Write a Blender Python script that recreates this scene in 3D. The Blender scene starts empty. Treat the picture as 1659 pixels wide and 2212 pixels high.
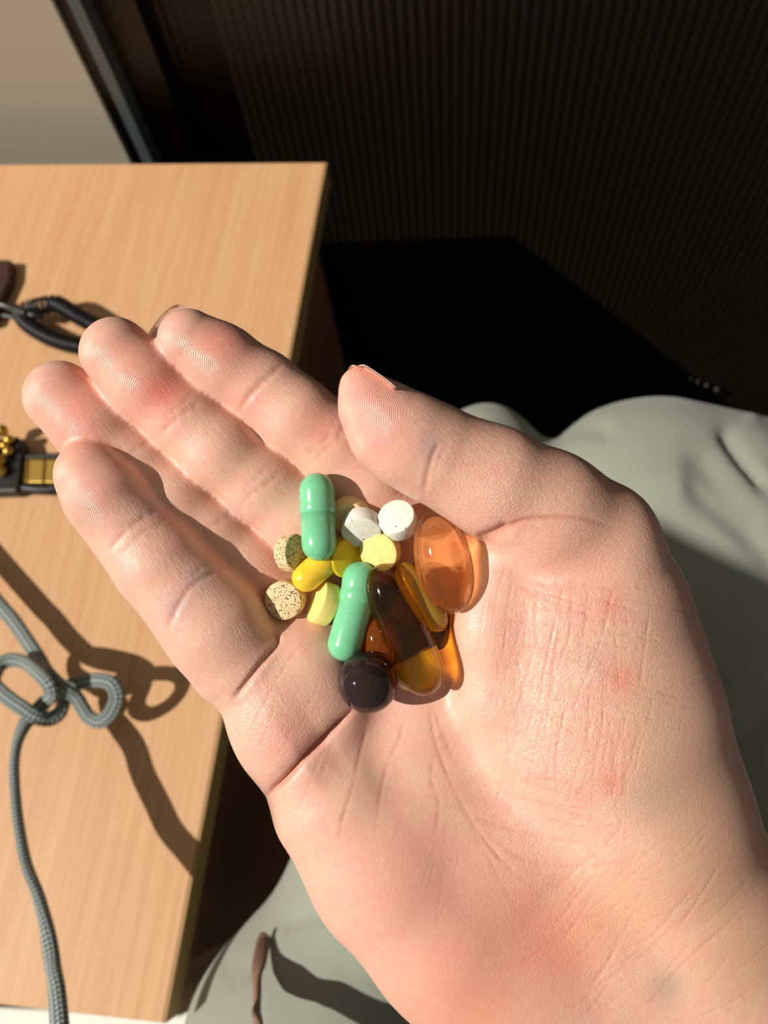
import bpy, math, random
import numpy as np
from mathutils import Vector, Matrix

random.seed(7); rng = np.random.default_rng(7)
SC = bpy.context.scene
COL = SC.collection

# ------------------------------------------------------------------ camera
F = 1660.0; CX, CY = 829.5, 1106.0          # focal length and centre for a 1659 x 2212 frame
CAMZ = 1.07                                  # camera height above the floor
def nrm(v): v = np.asarray(v, float); return v/np.linalg.norm(v)
_dn = nrm((145, 669, 1660))
ZC = -_dn                                    # world up, seen from the camera (x right, y down, z forward)
_y = np.array((532., -4241., 1660.)); YC = nrm(_y - ZC*np.dot(_y, ZC))
XC = np.cross(YC, ZC)
R = np.array([XC, YC, ZC])                   # camera frame -> world
CAM = np.array((0., 0., CAMZ))
def W(v):                                    # camera-frame mm -> world metres
    return CAM + (np.asarray(v, float)/1000.0) @ R.T
def P(px, py, d): return np.array(((px-CX)/F*d, (py-CY)/F*d, d), float)   # mm
def ray(px, py): return R @ np.array(((px-CX)/F, (py-CY)/F, 1.0))
def on_z(px, py, z): r = ray(px, py); return CAM + r*((z-CAMZ)/r[2])
def on_y(px, py, y): r = ray(px, py); return CAM + r*(y/r[1])

cd = bpy.data.cameras.new('camera'); cam = bpy.data.objects.new('camera', cd); COL.objects.link(cam)
cd.sensor_fit = 'VERTICAL'; cd.sensor_height = 36.0; cd.lens = F/2212*36.0
M = Matrix.Identity(4)
for i, c in enumerate(((1, 0, 0), (0, -1, 0), (0, 0, -1))):
    w = R @ np.array(c, float)
    for j in range(3): M[j][i] = w[j]
M[0][3], M[1][3], M[2][3] = CAM
cam.matrix_world = M; cd.clip_start = 0.01
cd.dof.use_dof = True; cd.dof.focus_distance = 0.168; cd.dof.aperture_fstop = cd.lens/1.55
SC.camera = cam

# ------------------------------------------------------------------ light
SUN_CAM = nrm((-0.766, -0.03, -0.643))        # towards the sun
w = R @ SUN_CAM
sl = bpy.data.lights.new('sun', 'SUN'); sl.energy = 5.2; sl.angle = math.radians(0.55); sl.color = (1.0, 0.94, 0.86)
so = bpy.data.objects.new('sun', sl); COL.objects.link(so)
so.rotation_euler = Vector(w).to_track_quat('Z', 'Y').to_euler()
wd = bpy.data.worlds.new('room_light'); SC.world = wd; wd.use_nodes = True
bg = wd.node_tree.nodes['Background']; bg.inputs[0].default_value = (1.0, 0.95, 0.88, 1); bg.inputs[1].default_value = 0.19
SC.view_settings.view_transform = 'Standard'; SC.view_settings.look = 'None'
SC.view_settings.exposure = 0.0; SC.view_settings.gamma = 1.0; SC.view_settings.use_curve_mapping = False
SC.cycles.adaptive_threshold = 0.04; SC.cycles.max_bounces = 10; SC.cycles.transmission_bounces = 10; SC.cycles.transparent_max_bounces = 16

# ------------------------------------------------------------------ material helpers
class NT:
    def __init__(s, name):
        s.m = bpy.data.materials.new(name); s.m.use_nodes = True
        s.t = s.m.node_tree; s.p = s.t.nodes['Principled BSDF']; s.out = s.t.nodes['Material Output']
    def n(s, typ, **kw):
        nd = s.t.nodes.new('ShaderNode'+typ)
        for k, v in kw.items():
            if k in nd.inputs.keys() if isinstance(k, str) else False: s.set(nd.inputs[k], v)
            else: setattr(nd, k, v)
        return nd
    def set(s, inp, v):
        if isinstance(v, bpy.types.NodeSocket): s.t.links.new(v, inp)
        elif isinstance(v, (tuple, list)) and inp.type == 'RGBA' and len(v) == 3: inp.default_value = (*v, 1)
        else: inp.default_value = v
    def P(s, **kw):
        for k, v in kw.items(): s.set(s.p.inputs[k.replace('_', ' ')], v)
    def math(s, op, a, b=None, c=None, clamp=False):
        nd = s.n('Math', operation=op, use_clamp=clamp)
        for i, v in enumerate((a, b, c)):
            if v is not None: s.set(nd.inputs[i], v)
        return nd.outputs[0]
    def mix(s, f, a, b, mode='MIX'):
        nd = s.n('Mix', data_type='RGBA', blend_type=mode)
        s.set(nd.inputs[0], f); s.set(nd.inputs[6], a); s.set(nd.inputs[7], b); return nd.outputs[2]
    def ramp(s, f, stops):
        nd = s.n('ValToRGB'); s.set(nd.inputs[0], f); e = nd.color_ramp.elements
        while len(e) < len(stops): e.new(0.5)
        for i, (p, c) in enumerate(stops): e[i].position = p; e[i].color = (*c, 1) if len(c) == 3 else c
        return nd.outputs[0]
    def coord(s, kind='Object'): return s.n('TexCoord').outputs[kind]
    def attr(s, name): return s.n('Attribute', attribute_name=name)
    def mapping(s, v, scale=(1, 1, 1), rot=(0, 0, 0), loc=(0, 0, 0)):
        nd = s.n('Mapping'); s.set(nd.inputs[0], v); nd.inputs['Scale'].default_value = scale
        nd.inputs['Rotation'].default_value = rot; nd.inputs['Location'].default_value = loc; return nd.outputs[0]
    def noise(s, v, scale, detail=3, rough=0.5, dist=0):
        nd = s.n('TexNoise'); s.set(nd.inputs['Vector'], v); s.set(nd.inputs['Scale'], scale)
        nd.inputs['Detail'].default_value = detail; nd.inputs['Roughness'].default_value = rough
        nd.inputs['Distortion'].default_value = dist; return nd.outputs['Fac']
    def voro(s, v, scale, feature='F1', rnd=1.0):
        nd = s.n('TexVoronoi', feature=feature); s.set(nd.inputs['Vector'], v)
        nd.inputs['Scale'].default_value = scale; nd.inputs['Randomness'].default_value = rnd; return nd
    def bump(s, h, strength=0.3, dist=0.001, normal=None):
        nd = s.n('Bump'); s.set(nd.inputs['Strength'], strength); nd.inputs['Distance'].default_value = dist
        s.set(nd.inputs['Height'], h)
        if normal is not None: s.set(nd.inputs['Normal'], normal)
        return nd.outputs[0]
def lin(r, g, b):
    f = lambda c: (c/255/12.92 if c/255 <= 0.04045 else ((c/255+0.055)/1.055)**2.4)
    return (f(r), f(g), f(b))

def plain(name, col, rough=0.5, spec=0.5, metal=0.0, noise_amt=0.0, noise_scale=40, bump=0.0):
    m = NT(name); m.P(Roughness=rough, Metallic=metal); m.p.inputs['Specular IOR Level'].default_value = spec
    co = m.coord()
    nz = m.noise(co, noise_scale, 4)
    dark = tuple(c*(1-noise_amt) for c in col)
    m.P(Base_Color=m.mix(nz, dark, tuple(min(1, c*(1+noise_amt)) for c in col)))
    if bump: m.P(Normal=m.bump(nz, bump, 0.001))
    return m.m

def mat_skin():
    m = NT('skin'); uv = m.n('Attribute', attribute_name='hand_mm').outputs['Vector']
    tint = m.attr('tint'); fg = m.attr('finger').outputs['Vector']; zone = m.attr('zone').outputs['Vector']
    sep = m.n('SeparateXYZ'); m.set(sep.inputs[0], fg); fu, fv = sep.outputs[0], sep.outputs[1]
    sz = m.n('SeparateXYZ'); m.set(sz.inputs[0], zone); zprint, zcross, zline = sz.outputs
    crease = m.attr('crease').outputs['Fac']
    # colour
    n1 = m.noise(uv, 0.16, 3, 0.55); n2 = m.noise(uv, 0.55, 3, 0.6); n3 = m.noise(uv, 2.2, 2)
    c = m.mix(m.math('MULTIPLY_ADD', n1, 2.2, -0.6, clamp=True), SKIN_A, SKIN_B)
    c = m.mix(m.math('MULTIPLY', m.math('MULTIPLY_ADD', n2, 3.0, -1.3, clamp=True), 0.40), c, SKIN_C)
    c = m.mix(m.math('MULTIPLY', m.math('MULTIPLY_ADD', n3, 3.0, -1.3, clamp=True), 0.15), c, SKIN_D)
    c = m.mix(m.math('MULTIPLY', crease, 0.8, clamp=True), c, SKIN_E)
    c = m.mix(tint.outputs['Alpha'], c, tint.outputs['Color'])
    m.P(Base_Color=c)
    # relief
    h = None
    fp = m.math('SINE', m.math('MULTIPLY_ADD', m.noise(uv, 0.35, 2), 5.0, m.math('MULTIPLY', m.noise(uv, 0.10, 1), 6.0)))
    # fingerprint: loops across the finger, arching towards the tip
    arch = m.math('MULTIPLY', m.math('MULTIPLY', fv, fv), 0.10)
    ph = m.math('ADD', m.math('SUBTRACT', fu, arch), m.math('MULTIPLY', m.noise(uv, 0.18, 1), 2.5))
    ridge = m.math('SINE', m.math('MULTIPLY', ph, 13.5))
    h = m.math('MULTIPLY', m.math('MULTIPLY', ridge, zprint), 0.35)
    # fine net of skin lines
    wv = m.n('VectorMath', operation='ADD'); m.set(wv.inputs[0], m.mapping(uv, (1, 1, 1), (0, 0, 0.35)))
    nd = m.n('TexNoise'); m.set(nd.inputs['Vector'], uv); nd.inputs['Scale'].default_value = 0.5
    m.set(wv.inputs[1], nd.outputs['Color'])
    v1 = m.voro(m.mapping(wv.outputs[0], (1.5, 0.6, 1.0)), 1.0, 'DISTANCE_TO_EDGE').outputs['Distance']
    v2 = m.voro(m.mapping(wv.outputs[0], (0.5, 1.3, 1.0)), 1.0, 'DISTANCE_TO_EDGE').outputs['Distance']
    l1 = m.math('MINIMUM', m.math('MULTIPLY', v1, 6.0), 1.0); l2 = m.math('MINIMUM', m.math('MULTIPLY', v2, 6.0), 1.0)
    net = m.math('ADD', m.math('MULTIPLY', l1, 0.5), m.math('MULTIPLY', l2, 0.6))
    h = m.math('MULTIPLY_ADD', net, m.math('MULTIPLY_ADD', zcross, 1.0, 0.12), h)
    # lines running along the fingers / streaks of the palm
    wl = m.n('CombineXYZ'); m.set(wl.inputs[0], m.math('MULTIPLY', fu, 0.28)); m.set(wl.inputs[1], m.math('MULTIPLY', fv, 2.0))
    v3 = m.voro(wl.outputs[0], 1.0, 'DISTANCE_TO_EDGE').outputs['Distance']
    h = m.math('MULTIPLY_ADD', m.math('MULTIPLY', m.math('MINIMUM', m.math('MULTIPLY', v3, 5.0), 1.0), zline), 0.32, h)
    pores = m.noise(uv, 3.2, 3, 0.6)
    h = m.math('MULTIPLY_ADD', pores, 0.55, h)
    m.P(Normal=m.bump(h, 0.55, 0.00016))
    rough = m.math('MULTIPLY_ADD', n3, 0.16, 0.32)
    m.P(Roughness=rough, Specular_IOR_Level=0.5, Subsurface_Weight=0.2, Subsurface_Scale=0.0014, Coat_Weight=0.22, Coat_Roughness=0.24, Coat_Normal=m.bump(h, 1.0, 0.00034))
    m.p.inputs['Subsurface Radius'].default_value = (1.0, 0.35, 0.18)
    return m.m
SKIN_A = lin(224, 182, 156); SKIN_B = lin(226, 168, 150); SKIN_C = lin(216, 146, 132); SKIN_D = lin(232, 202, 176)
SKIN_E = lin(196, 110, 84)

# ------------------------------------------------------------------ object helpers
def tag(o, label=None, cat=None, group=None, kind=None):
    for k, v in (('label', label), ('category', cat), ('group', group), ('kind', kind)):
        if v: o[k] = v
    return o
def mesh_obj(name, verts, faces, mat=None, parent=None, smooth=True):
    me = bpy.data.meshes.new(name); verts = np.asarray(verts, float)
    me.from_pydata(verts.tolist(), [], [tuple(int(i) for i in f) for f in faces]); me.update()
    if smooth: me.polygons.foreach_set('use_smooth', [True]*len(me.polygons))
    if mat: me.materials.append(mat)
    o = bpy.data.objects.new(name, me); COL.objects.link(o)
    if parent: o.parent = parent; o.matrix_parent_inverse = Matrix.Translation(parent.location).inverted() if parent.type == 'EMPTY' and PINV else Matrix.Identity(4)
    return o
PINV = True
def empty(name, loc=(0, 0, 0)):
    o = bpy.data.objects.new(name, None); COL.objects.link(o); o.location = loc; o.empty_display_size = 0.01; return o
def box_obj(name, lo, hi, mat, parent=None, bev=0.0):
    lo = np.array(lo, float); hi = np.array(hi, float)
    v = [(lo[0] if i & 1 == 0 else hi[0], lo[1] if i & 2 == 0 else hi[1], lo[2] if i & 4 == 0 else hi[2]) for i in range(8)]
    f = [(0, 2, 3, 1), (4, 5, 7, 6), (0, 1, 5, 4), (2, 6, 7, 3), (0, 4, 6, 2), (1, 3, 7, 5)]
    o = mesh_obj(name, v, f, mat, parent, smooth=False)
    if bev:
        b = o.modifiers.new('bevel', 'BEVEL'); b.width = bev; b.segments = 2
    return o
def catmull(pts, n):
    pts = np.asarray(pts, float); q = np.vstack([2*pts[0]-pts[1], pts, 2*pts[-1]-pts[-2]]); out = []
    for i in range(len(pts)-1):
        p0, p1, p2, p3 = q[i:i+4]
        for t in np.linspace(0, 1, n, endpoint=False):
            out.append(0.5*((2*p1)+(-p0+p2)*t+(2*p0-5*p1+4*p2-p3)*t*t+(-p0+3*p1-3*p2+p3)*t**3))
    out.append(pts[-1]); return np.array(out)
def frames(path, up):
    t = np.gradient(path, axis=0); t /= np.linalg.norm(t, axis=1)[:, None]; a = []; prev = np.array(up, float)
    for ti in t:
        s = prev - ti*np.dot(prev, ti); s /= np.linalg.norm(s); a.append(s); prev = s
    a = np.array(a); return t, a, np.cross(t, a)
def tube(name, path, ra, rb, mat, parent=None, nseg=14, up=(0, 0, 1), twist=None, uvlen=1.0, caps=True):
    path = np.asarray(path, float); n = len(path); t, a, b = frames(path, up)
    ra = np.broadcast_to(ra, n); rb = np.broadcast_to(rb, n); tw = np.zeros(n) if twist is None else np.asarray(twist)
    th = np.linspace(0, 2*math.pi, nseg, endpoint=False)
    V = []
    for i in range(n):
        ca, sa = math.cos(tw[i]), math.sin(tw[i]); A = a[i]*ca+b[i]*sa; B = -a[i]*sa+b[i]*ca
        V.append(path[i]+np.outer(np.cos(th), A)*ra[i]+np.outer(np.sin(th), B)*rb[i])
    V = np.vstack(V); Fc = []
    for i in range(n-1):
        for k in range(nseg):
            k2 = (k+1) % nseg; Fc.append((i*nseg+k, i*nseg+k2, (i+1)*nseg+k2, (i+1)*nseg+k))
    if caps: Fc.append(tuple(range(nseg-1, -1, -1))); Fc.append(tuple((n-1)*nseg+k for k in range(nseg)))
    o = mesh_obj(name, V, Fc, mat, parent)
    L = np.concatenate([[0], np.cumsum(np.linalg.norm(np.diff(path, axis=0), axis=1))])
    uv = o.data.uv_layers.new(name='uv'); li = 0
    for fi, f in enumerate(Fc):
        for c, vi in enumerate(f):
            k = vi % nseg; i = vi//nseg; kk = k/nseg
            if len(f) == 4 and c in (1, 2) and k == 0: kk = 1.0
            uv.data[li].uv = (L[i]*uvlen, kk); li += 1
    return o
def lathe(name, prof, axis, centre, mat, parent=None, seg=40, close=True, ell=1.0, side=None):
    """profile of (distance along axis, radius) in mm turned about axis (camera frame mm)"""
    z = nrm(axis); s = np.array((1., 0, 0)) if side is None else np.array(side, float)
    if abs(np.dot(z, nrm(s))) > 0.9: s = np.array((0, 1., 0))
    x = nrm(s - z*np.dot(s, z)); y = np.cross(z, x)
    th = np.linspace(0, 2*math.pi, seg, endpoint=False); V = []; Fc = []; rings = []
    for (h, r) in prof:
        if r < 1e-6: rings.append([len(V)]); V.append(centre+z*h)
        else:
            rings.append(list(range(len(V), len(V)+seg)))
            for a in th: V.append(centre+z*h+x*r*math.cos(a)+y*r*ell*math.sin(a))
    for A, B in zip(rings[:-1], rings[1:]):
        for k in range(seg):
            k2 = (k+1) % seg
            if len(A) == 1 and len(B) == 1: continue
            if len(A) == 1: Fc.append((A[0], B[k2], B[k]))
            elif len(B) == 1: Fc.append((A[k], A[k2], B[0]))
            else: Fc.append((A[k], A[k2], B[k2], B[k]))
    org = W(centre) if parent is None else None
    V = W(np.array(V))
    if parent is None:
        o = mesh_obj(name, V-org, Fc, mat); o.location = org
    else:
        o = mesh_obj(name, V, Fc, mat, parent)
    return o

# ------------------------------------------------------------------ implicit surfaces
class Field:
    def __init__(s, lo, hi, h):
        s.lo = np.array(lo, float); s.h = h; s.n = np.ceil((np.array(hi)-s.lo)/h).astype(int)+1
        s.ax = [(s.lo[i]+h*np.arange(s.n[i])).astype(np.float32) for i in range(3)]
    def new(s): return np.full(s.n, 1e3, np.float32)
    def win(s, lo, hi):
        a = np.clip(np.floor((lo-s.lo)/s.h).astype(int), 0, s.n-1); b = np.clip(np.ceil((hi-s.lo)/s.h).astype(int)+1, 1, s.n)
        return tuple(slice(a[i], b[i]) for i in range(3))
    def cone(s, f, a, b, ra, rb, k, flat=1.0, pad=9):
        a = np.array(a, float); b = np.array(b, float); r = max(ra, rb)+pad
        w = s.win(np.minimum(a, b)-r, np.maximum(a, b)+r)
        if any(x.stop <= x.start for x in w): return
        X = s.ax[0][w[0]][:, None, None]; Y = s.ax[1][w[1]][None, :, None]; Z = s.ax[2][w[2]][None, None, :]/np.float32(flat)
        a = a.copy(); b = b.copy(); a[2] /= flat; b[2] /= flat
        ab = b-a; L2 = float(ab@ab)+1e-9
        t = np.clip(((X-a[0])*ab[0]+(Y-a[1])*ab[1]+(Z-a[2])*ab[2])/L2, 0, 1)
        d = np.sqrt((X-a[0]-t*ab[0])**2+(Y-a[1]-t*ab[1])**2+(Z-a[2]-t*ab[2])**2)-(ra+(rb-ra)*t)
        f[w] = smin(f[w], d.astype(np.float32), k)
def smin(a, b, k):
    if k <= 0: return np.minimum(a, b)
    h = np.maximum(k-np.abs(a-b), 0)/k
    return np.minimum(a, b)-h*h*k*0.25
def nets(f, fld):
    """surface nets: quads around the zero level"""
    s = f < 0; nx, ny, nz = f.shape
    cnt = np.zeros((nx-1, ny-1, nz-1), np.int8)
    for i in (0, 1):
        for j in (0, 1):
            for k in (0, 1): cnt += s[i:nx-1+i, j:ny-1+j, k:nz-1+k]
    act = np.argwhere((cnt > 0) & (cnt < 8)); idx = np.full(cnt.shape, -1, np.int32)
    idx[tuple(act.T)] = np.arange(len(act)); acc = np.zeros((len(act), 3)); num = np.zeros(len(act))
    C = [(i, j, k) for i in (0, 1) for j in (0, 1) for k in (0, 1)]
    for c in C:
        for ax in range(3):
            if c[ax]: continue
            e = list(c); e[ax] = 1
            fa = f[tuple((act+c).T)]; fb = f[tuple((act+e).T)]; m = (fa < 0) != (fb < 0)
            t = fa[m]/(fa[m]-fb[m]); p = np.tile(np.array(c, float), (m.sum(), 1)); p[:, ax] = t
            acc[m] += p; num[m] += 1
    V = fld.lo+fld.h*(act+acc/num[:, None]); Q = []
    for ax in range(3):
        u, v = [(1, 2), (2, 0), (0, 1)][ax]
        sl0 = [slice(None)]*3; sl1 = [slice(None)]*3; sl0[ax] = slice(0, -1); sl1[ax] = slice(1, None)
        e = s[tuple(sl0)] != s[tuple(sl1)]; g = np.argwhere(e)
        ok = (g[:, u] > 0) & (g[:, v] > 0) & (g[:, u] < f.shape[u]-1) & (g[:, v] < f.shape[v]-1); g = g[ok]
        ins = s[tuple(g.T)]
        def at(du, dv): q = g.copy(); q[:, u] += du; q[:, v] += dv; return idx[tuple(q.T)]
        q = np.stack([at(-1, -1), at(0, -1), at(0, 0), at(-1, 0)], 1); q[~ins] = q[~ins][:, ::-1]; Q.append(q)
    return V, np.vstack(Q)
def smooth_mesh(V, Q, it, lam=0.5):
    e = np.vstack([Q[:, [0, 1]], Q[:, [1, 2]], Q[:, [2, 3]], Q[:, [3, 0]]]); deg = np.bincount(e.ravel(), minlength=len(V))
    for _ in range(it):
        acc = np.zeros_like(V)
        for c in range(3):
            acc[:, c] = np.bincount(e[:, 0], V[e[:, 1], c], len(V))+np.bincount(e[:, 1], V[e[:, 0], c], len(V))
        V = V*(1-lam)+lam*acc/deg[:, None]
    return V
def subdiv(V, Q):
    """one Catmull-Clark-like split of a closed quad mesh"""
    n = len(V); fp = V[Q].mean(1)
    e = np.vstack([Q[:, [0, 1]], Q[:, [1, 2]], Q[:, [2, 3]], Q[:, [3, 0]]]); es = np.sort(e, 1)
    key = es[:, 0].astype(np.int64)*n+es[:, 1]; uq, inv = np.unique(key, return_inverse=True)
    a = (uq//n).astype(int); b = (uq % n).astype(int); nf = len(Q); fi = np.tile(np.arange(nf), 4)
    cntE = np.bincount(inv, minlength=len(uq)); ep = np.zeros((len(uq), 3))
    for c in range(3): ep[:, c] = np.bincount(inv, fp[fi, c], len(uq))/cntE
    mid = (V[a]+V[b])/2; edge = (ep+mid)/2
    degF = np.bincount(Q.ravel(), minlength=n); degE = np.bincount(np.r_[a, b], minlength=n)
    Fa = np.zeros((n, 3)); Ea = np.zeros((n, 3))
    for c in range(3):
        Fa[:, c] = np.bincount(Q.ravel(), np.repeat(fp[:, c], 4), n)/np.maximum(degF, 1)
        Ea[:, c] = np.bincount(np.r_[a, b], np.r_[mid[:, c], mid[:, c]], n)/np.maximum(degE, 1)
    k = np.maximum(degE, 3)[:, None]; NV = (Fa+2*Ea+(k-3)*V)/k
    allV = np.vstack([NV, edge, fp]); E = n+inv.reshape(4, nf).T; Fi = n+len(uq)+np.arange(nf)
    q = [np.stack([Q[:, i], E[:, i], Fi, E[:, (i+3) % 4]], 1) for i in range(4)]
    return allV, np.vstack(q)
def normals(V, Q):
    fn = np.cross(V[Q[:, 2]]-V[Q[:, 0]], V[Q[:, 3]]-V[Q[:, 1]]); N = np.zeros_like(V)
    for c in range(3): N[:, c] = np.bincount(Q.ravel(), np.repeat(fn[:, c], 4), len(V))
    return N/(np.linalg.norm(N, axis=1)[:, None]+1e-12)
def big_mesh(name, V, Q, mat, parent=None):
    me = bpy.data.meshes.new(name); me.vertices.add(len(V)); me.loops.add(Q.size); me.polygons.add(len(Q))
    me.vertices.foreach_set('co', V.ravel()); me.loops.foreach_set('vertex_index', Q.ravel().astype(np.int32))
    me.polygons.foreach_set('loop_start', np.arange(0, Q.size, 4, dtype=np.int32))
    me.update(calc_edges=True); me.polygons.foreach_set('use_smooth', np.ones(len(Q), bool)); me.materials.append(mat)
    o = bpy.data.objects.new(name, me); COL.objects.link(o)
    if parent: o.parent = parent; o.matrix_parent_inverse = Matrix.Translation(parent.location).inverted()
    return o
def seg_dist(p, poly):
    """2-D distance of points to a polyline, with the position along it (0..1)"""
    best = np.full(len(p), 1e9); along = np.zeros(len(p)); poly = np.asarray(poly, float)
    for i in range(len(poly)-1):
        a, b = poly[i], poly[i+1]; ab = b-a; t = np.clip(((p-a)@ab)/(ab@ab), 0, 1)
        d = np.hypot(*(p-a-t[:, None]*ab).T); m = d < best; best[m] = d[m]; along[m] = (i+t[m])/(len(poly)-1)
    return best, along
def node(px, py, df, rp, flat=1.0):
    """ball whose near side is df mm from the lens and that looks rp pixels wide; -> centre, radius"""
    dc = df/(1-flat*rp/F); return P(px, py, dc), rp*dc/F


# ------------------------------------------------------------------ room
DESK_Z = CAMZ-0.45
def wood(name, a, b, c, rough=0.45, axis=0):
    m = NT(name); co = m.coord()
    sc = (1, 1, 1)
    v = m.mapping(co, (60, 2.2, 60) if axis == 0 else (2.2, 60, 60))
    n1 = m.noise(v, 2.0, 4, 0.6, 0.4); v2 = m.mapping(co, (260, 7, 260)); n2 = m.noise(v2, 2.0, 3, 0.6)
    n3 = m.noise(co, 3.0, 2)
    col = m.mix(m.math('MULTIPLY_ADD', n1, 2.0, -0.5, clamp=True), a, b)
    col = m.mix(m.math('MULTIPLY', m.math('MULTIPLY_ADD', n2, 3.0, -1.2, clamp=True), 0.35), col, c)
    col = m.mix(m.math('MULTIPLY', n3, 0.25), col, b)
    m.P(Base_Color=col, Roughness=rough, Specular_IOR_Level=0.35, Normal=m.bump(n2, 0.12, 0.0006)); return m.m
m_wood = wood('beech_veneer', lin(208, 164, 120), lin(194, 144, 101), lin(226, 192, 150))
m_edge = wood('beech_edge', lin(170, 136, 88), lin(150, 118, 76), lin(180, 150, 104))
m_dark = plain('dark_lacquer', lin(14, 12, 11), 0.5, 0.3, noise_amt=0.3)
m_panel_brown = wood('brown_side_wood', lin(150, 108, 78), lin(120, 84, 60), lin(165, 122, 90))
m_floor = plain('floor_dark', lin(46, 38, 30), 0.6, 0.3, noise_amt=0.25, noise_scale=6)
m_wall = plain('wall_paint', lin(170, 163, 146), 0.8, 0.2, noise_amt=0.05, noise_scale=3)
m_rib = plain('dark_ribbed_plastic', lin(19, 15, 8), 0.42, 0.35, noise_amt=0.15, noise_scale=8)
m_frame = plain('black_frame', lin(16, 14, 12), 0.4, 0.4, noise_amt=0.1)
m_grey = plain('grey_metal', lin(74, 84, 86), 0.4, 0.5, noise_amt=0.06)

T = 0.022
cR = on_z(706, 352, DESK_Z); cF = on_z(-15125+15500, 350, DESK_Z)
nearR = on_z(357, 2200, DESK_Z)
XR = (cR[0]+nearR[0])/2; YF = cR[1]; YN = nearR[1]
XL = XR-1.15
WALL_Y = YF+0.035
XW0, XW1 = -2.6, 2.6
# wall opening boundaries found on the wall plane
xa = (on_y(110, 0, WALL_Y)[0]+on_y(280, 348, WALL_Y)[0])/2
def wx(px, py, y=None): return on_y(px, py, WALL_Y if y is None else y)[0]
fl = box_obj('floor', (-2.6, -2.2, -0.05), (2.6, WALL_Y+0.2, 0.0), m_floor); tag(fl, kind='structure')
wl = box_obj('wall_back', (-2.6, WALL_Y, 0), (xa, WALL_Y+0.2, 2.6), m_wall); tag(wl, kind='structure')
g0 = (wx(160, 0)+wx(306, 348))/2; g1 = (wx(186, 0)+wx(328, 348))/2
tf = box_obj('trim_1', (xa, WALL_Y+0.004, 0), (g0, WALL_Y+0.2, 2.6), m_frame); tag(tf, kind='structure')
tg = box_obj('trim_2', (g0, WALL_Y-0.004, 0), (g1, WALL_Y+0.2, 2.6), m_grey); tag(tg, kind='structure')
k1 = (wx(285, 0)+wx(395, 340))/2
tk = box_obj('trim_3', (g1, WALL_Y+0.012, 0), (k1, WALL_Y+0.2, 2.6), m_frame); tag(tk, kind='structure')
# ribbed dark screen: each rib a slat of its own
screen = empty('ribbed_screen', (0.3, WALL_Y+0.03, 0))
tag(screen, 'tall dark brown screen of narrow upright ribs standing behind the desk', 'screen')
box_obj('backing', (k1, WALL_Y+0.03, 0), (1.60, WALL_Y+0.05, 2.3), m_frame, screen)
pitch = 0.0080; x = k1+0.004; proto = None; nr = 0
while x < 1.2:
    if proto is None:
        n = 8; V = []; Fc = []
        for i in range(n+1):
            a = math.pi*i/n
            for zz in (0.0, 2.3): V.append((-math.cos(a)*0.0034, -math.sin(a)*0.0012, zz))
        for i in range(n): Fc.append((2*i, 2*i+2, 2*i+3, 2*i+1))
        Fc.append((0, 1, 2*n+1, 2*n))
        proto = mesh_obj('rib', V, Fc, m_rib); r = proto
    else:
        r = proto.copy(); COL.objects.link(r)
    r.parent = screen; r.matrix_parent_inverse = Matrix.Translation(screen.location).inverted()
    r.location = (x, WALL_Y+0.0305, 0.0); x += pitch; nr += 1
print('ribs', nr, 'desk', XR, YF, YN, 'wall', WALL_Y)

# ------------------------------------------------------------------ desk
T = 0.022
desk = empty('desk', ((XL+XR)/2, (YF+YN)/2, 0)); tag(desk, 'light beech desk with a pale edge strip and dark shaded sides, left of the hand', 'desk')
def slab(name, poly, z0, z1, mat, parent=None, bev=0.0):
    """flat board from its outline seen from above (world x, y)"""
    n = len(poly); V = [(x, y, z) for z in (z0, z1) for x, y in poly]
    ar = sum(poly[i][0]*poly[(i+1) % n][1]-poly[(i+1) % n][0]*poly[i][1] for i in range(n))
    Fc = [tuple(range(n-1, -1, -1)), tuple(range(n, 2*n))]+[(i, (i+1) % n, n+(i+1) % n, n+i) for i in range(n)]
    if ar < 0: Fc = [f[::-1] for f in Fc]
    o = mesh_obj(name, V, Fc, mat, parent, smooth=False)
    if bev: m = o.modifiers.new('bevel', 'BEVEL'); m.width = bev; m.segments = 2
    return o
c1 = on_z(706, 351, DESK_Z)[:2]; c2 = on_z(357, 2211, DESK_Z)[:2]; fl_ = on_z(0, 356, DESK_Z)[:2]; nl_ = on_z(0, 2170, DESK_Z)[:2]
c0 = c1+(fl_-c1)*3.2; c3 = c2+(nl_-c2)*7.5; YN = c2[1]; XL = max(c0[0], c3[0])+0.02; YE = min(c1[1], c0[1])-0.01; e = np.array((-0.0014, 0))
slab('tabletop', [tuple(c0), tuple(c1+e), tuple(c2+e), tuple(c3)], DESK_Z-T, DESK_Z, m_wood, desk, 0.0006)
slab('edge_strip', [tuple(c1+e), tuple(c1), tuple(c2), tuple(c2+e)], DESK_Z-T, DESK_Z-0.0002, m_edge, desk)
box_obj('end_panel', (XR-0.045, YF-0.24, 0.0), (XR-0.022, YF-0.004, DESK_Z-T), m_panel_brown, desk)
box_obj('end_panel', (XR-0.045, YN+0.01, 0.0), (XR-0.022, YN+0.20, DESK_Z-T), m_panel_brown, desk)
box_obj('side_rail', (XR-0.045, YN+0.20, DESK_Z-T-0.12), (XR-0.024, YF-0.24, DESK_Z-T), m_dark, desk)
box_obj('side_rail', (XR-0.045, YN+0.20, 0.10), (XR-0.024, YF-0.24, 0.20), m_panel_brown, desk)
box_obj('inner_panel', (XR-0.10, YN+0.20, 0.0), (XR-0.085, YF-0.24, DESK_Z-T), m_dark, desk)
box_obj('end_panel', (XL+0.02, c3[1]+0.03, 0.0), (XL+0.045, YE-0.005, DESK_Z-T), m_panel_brown, desk)
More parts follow.
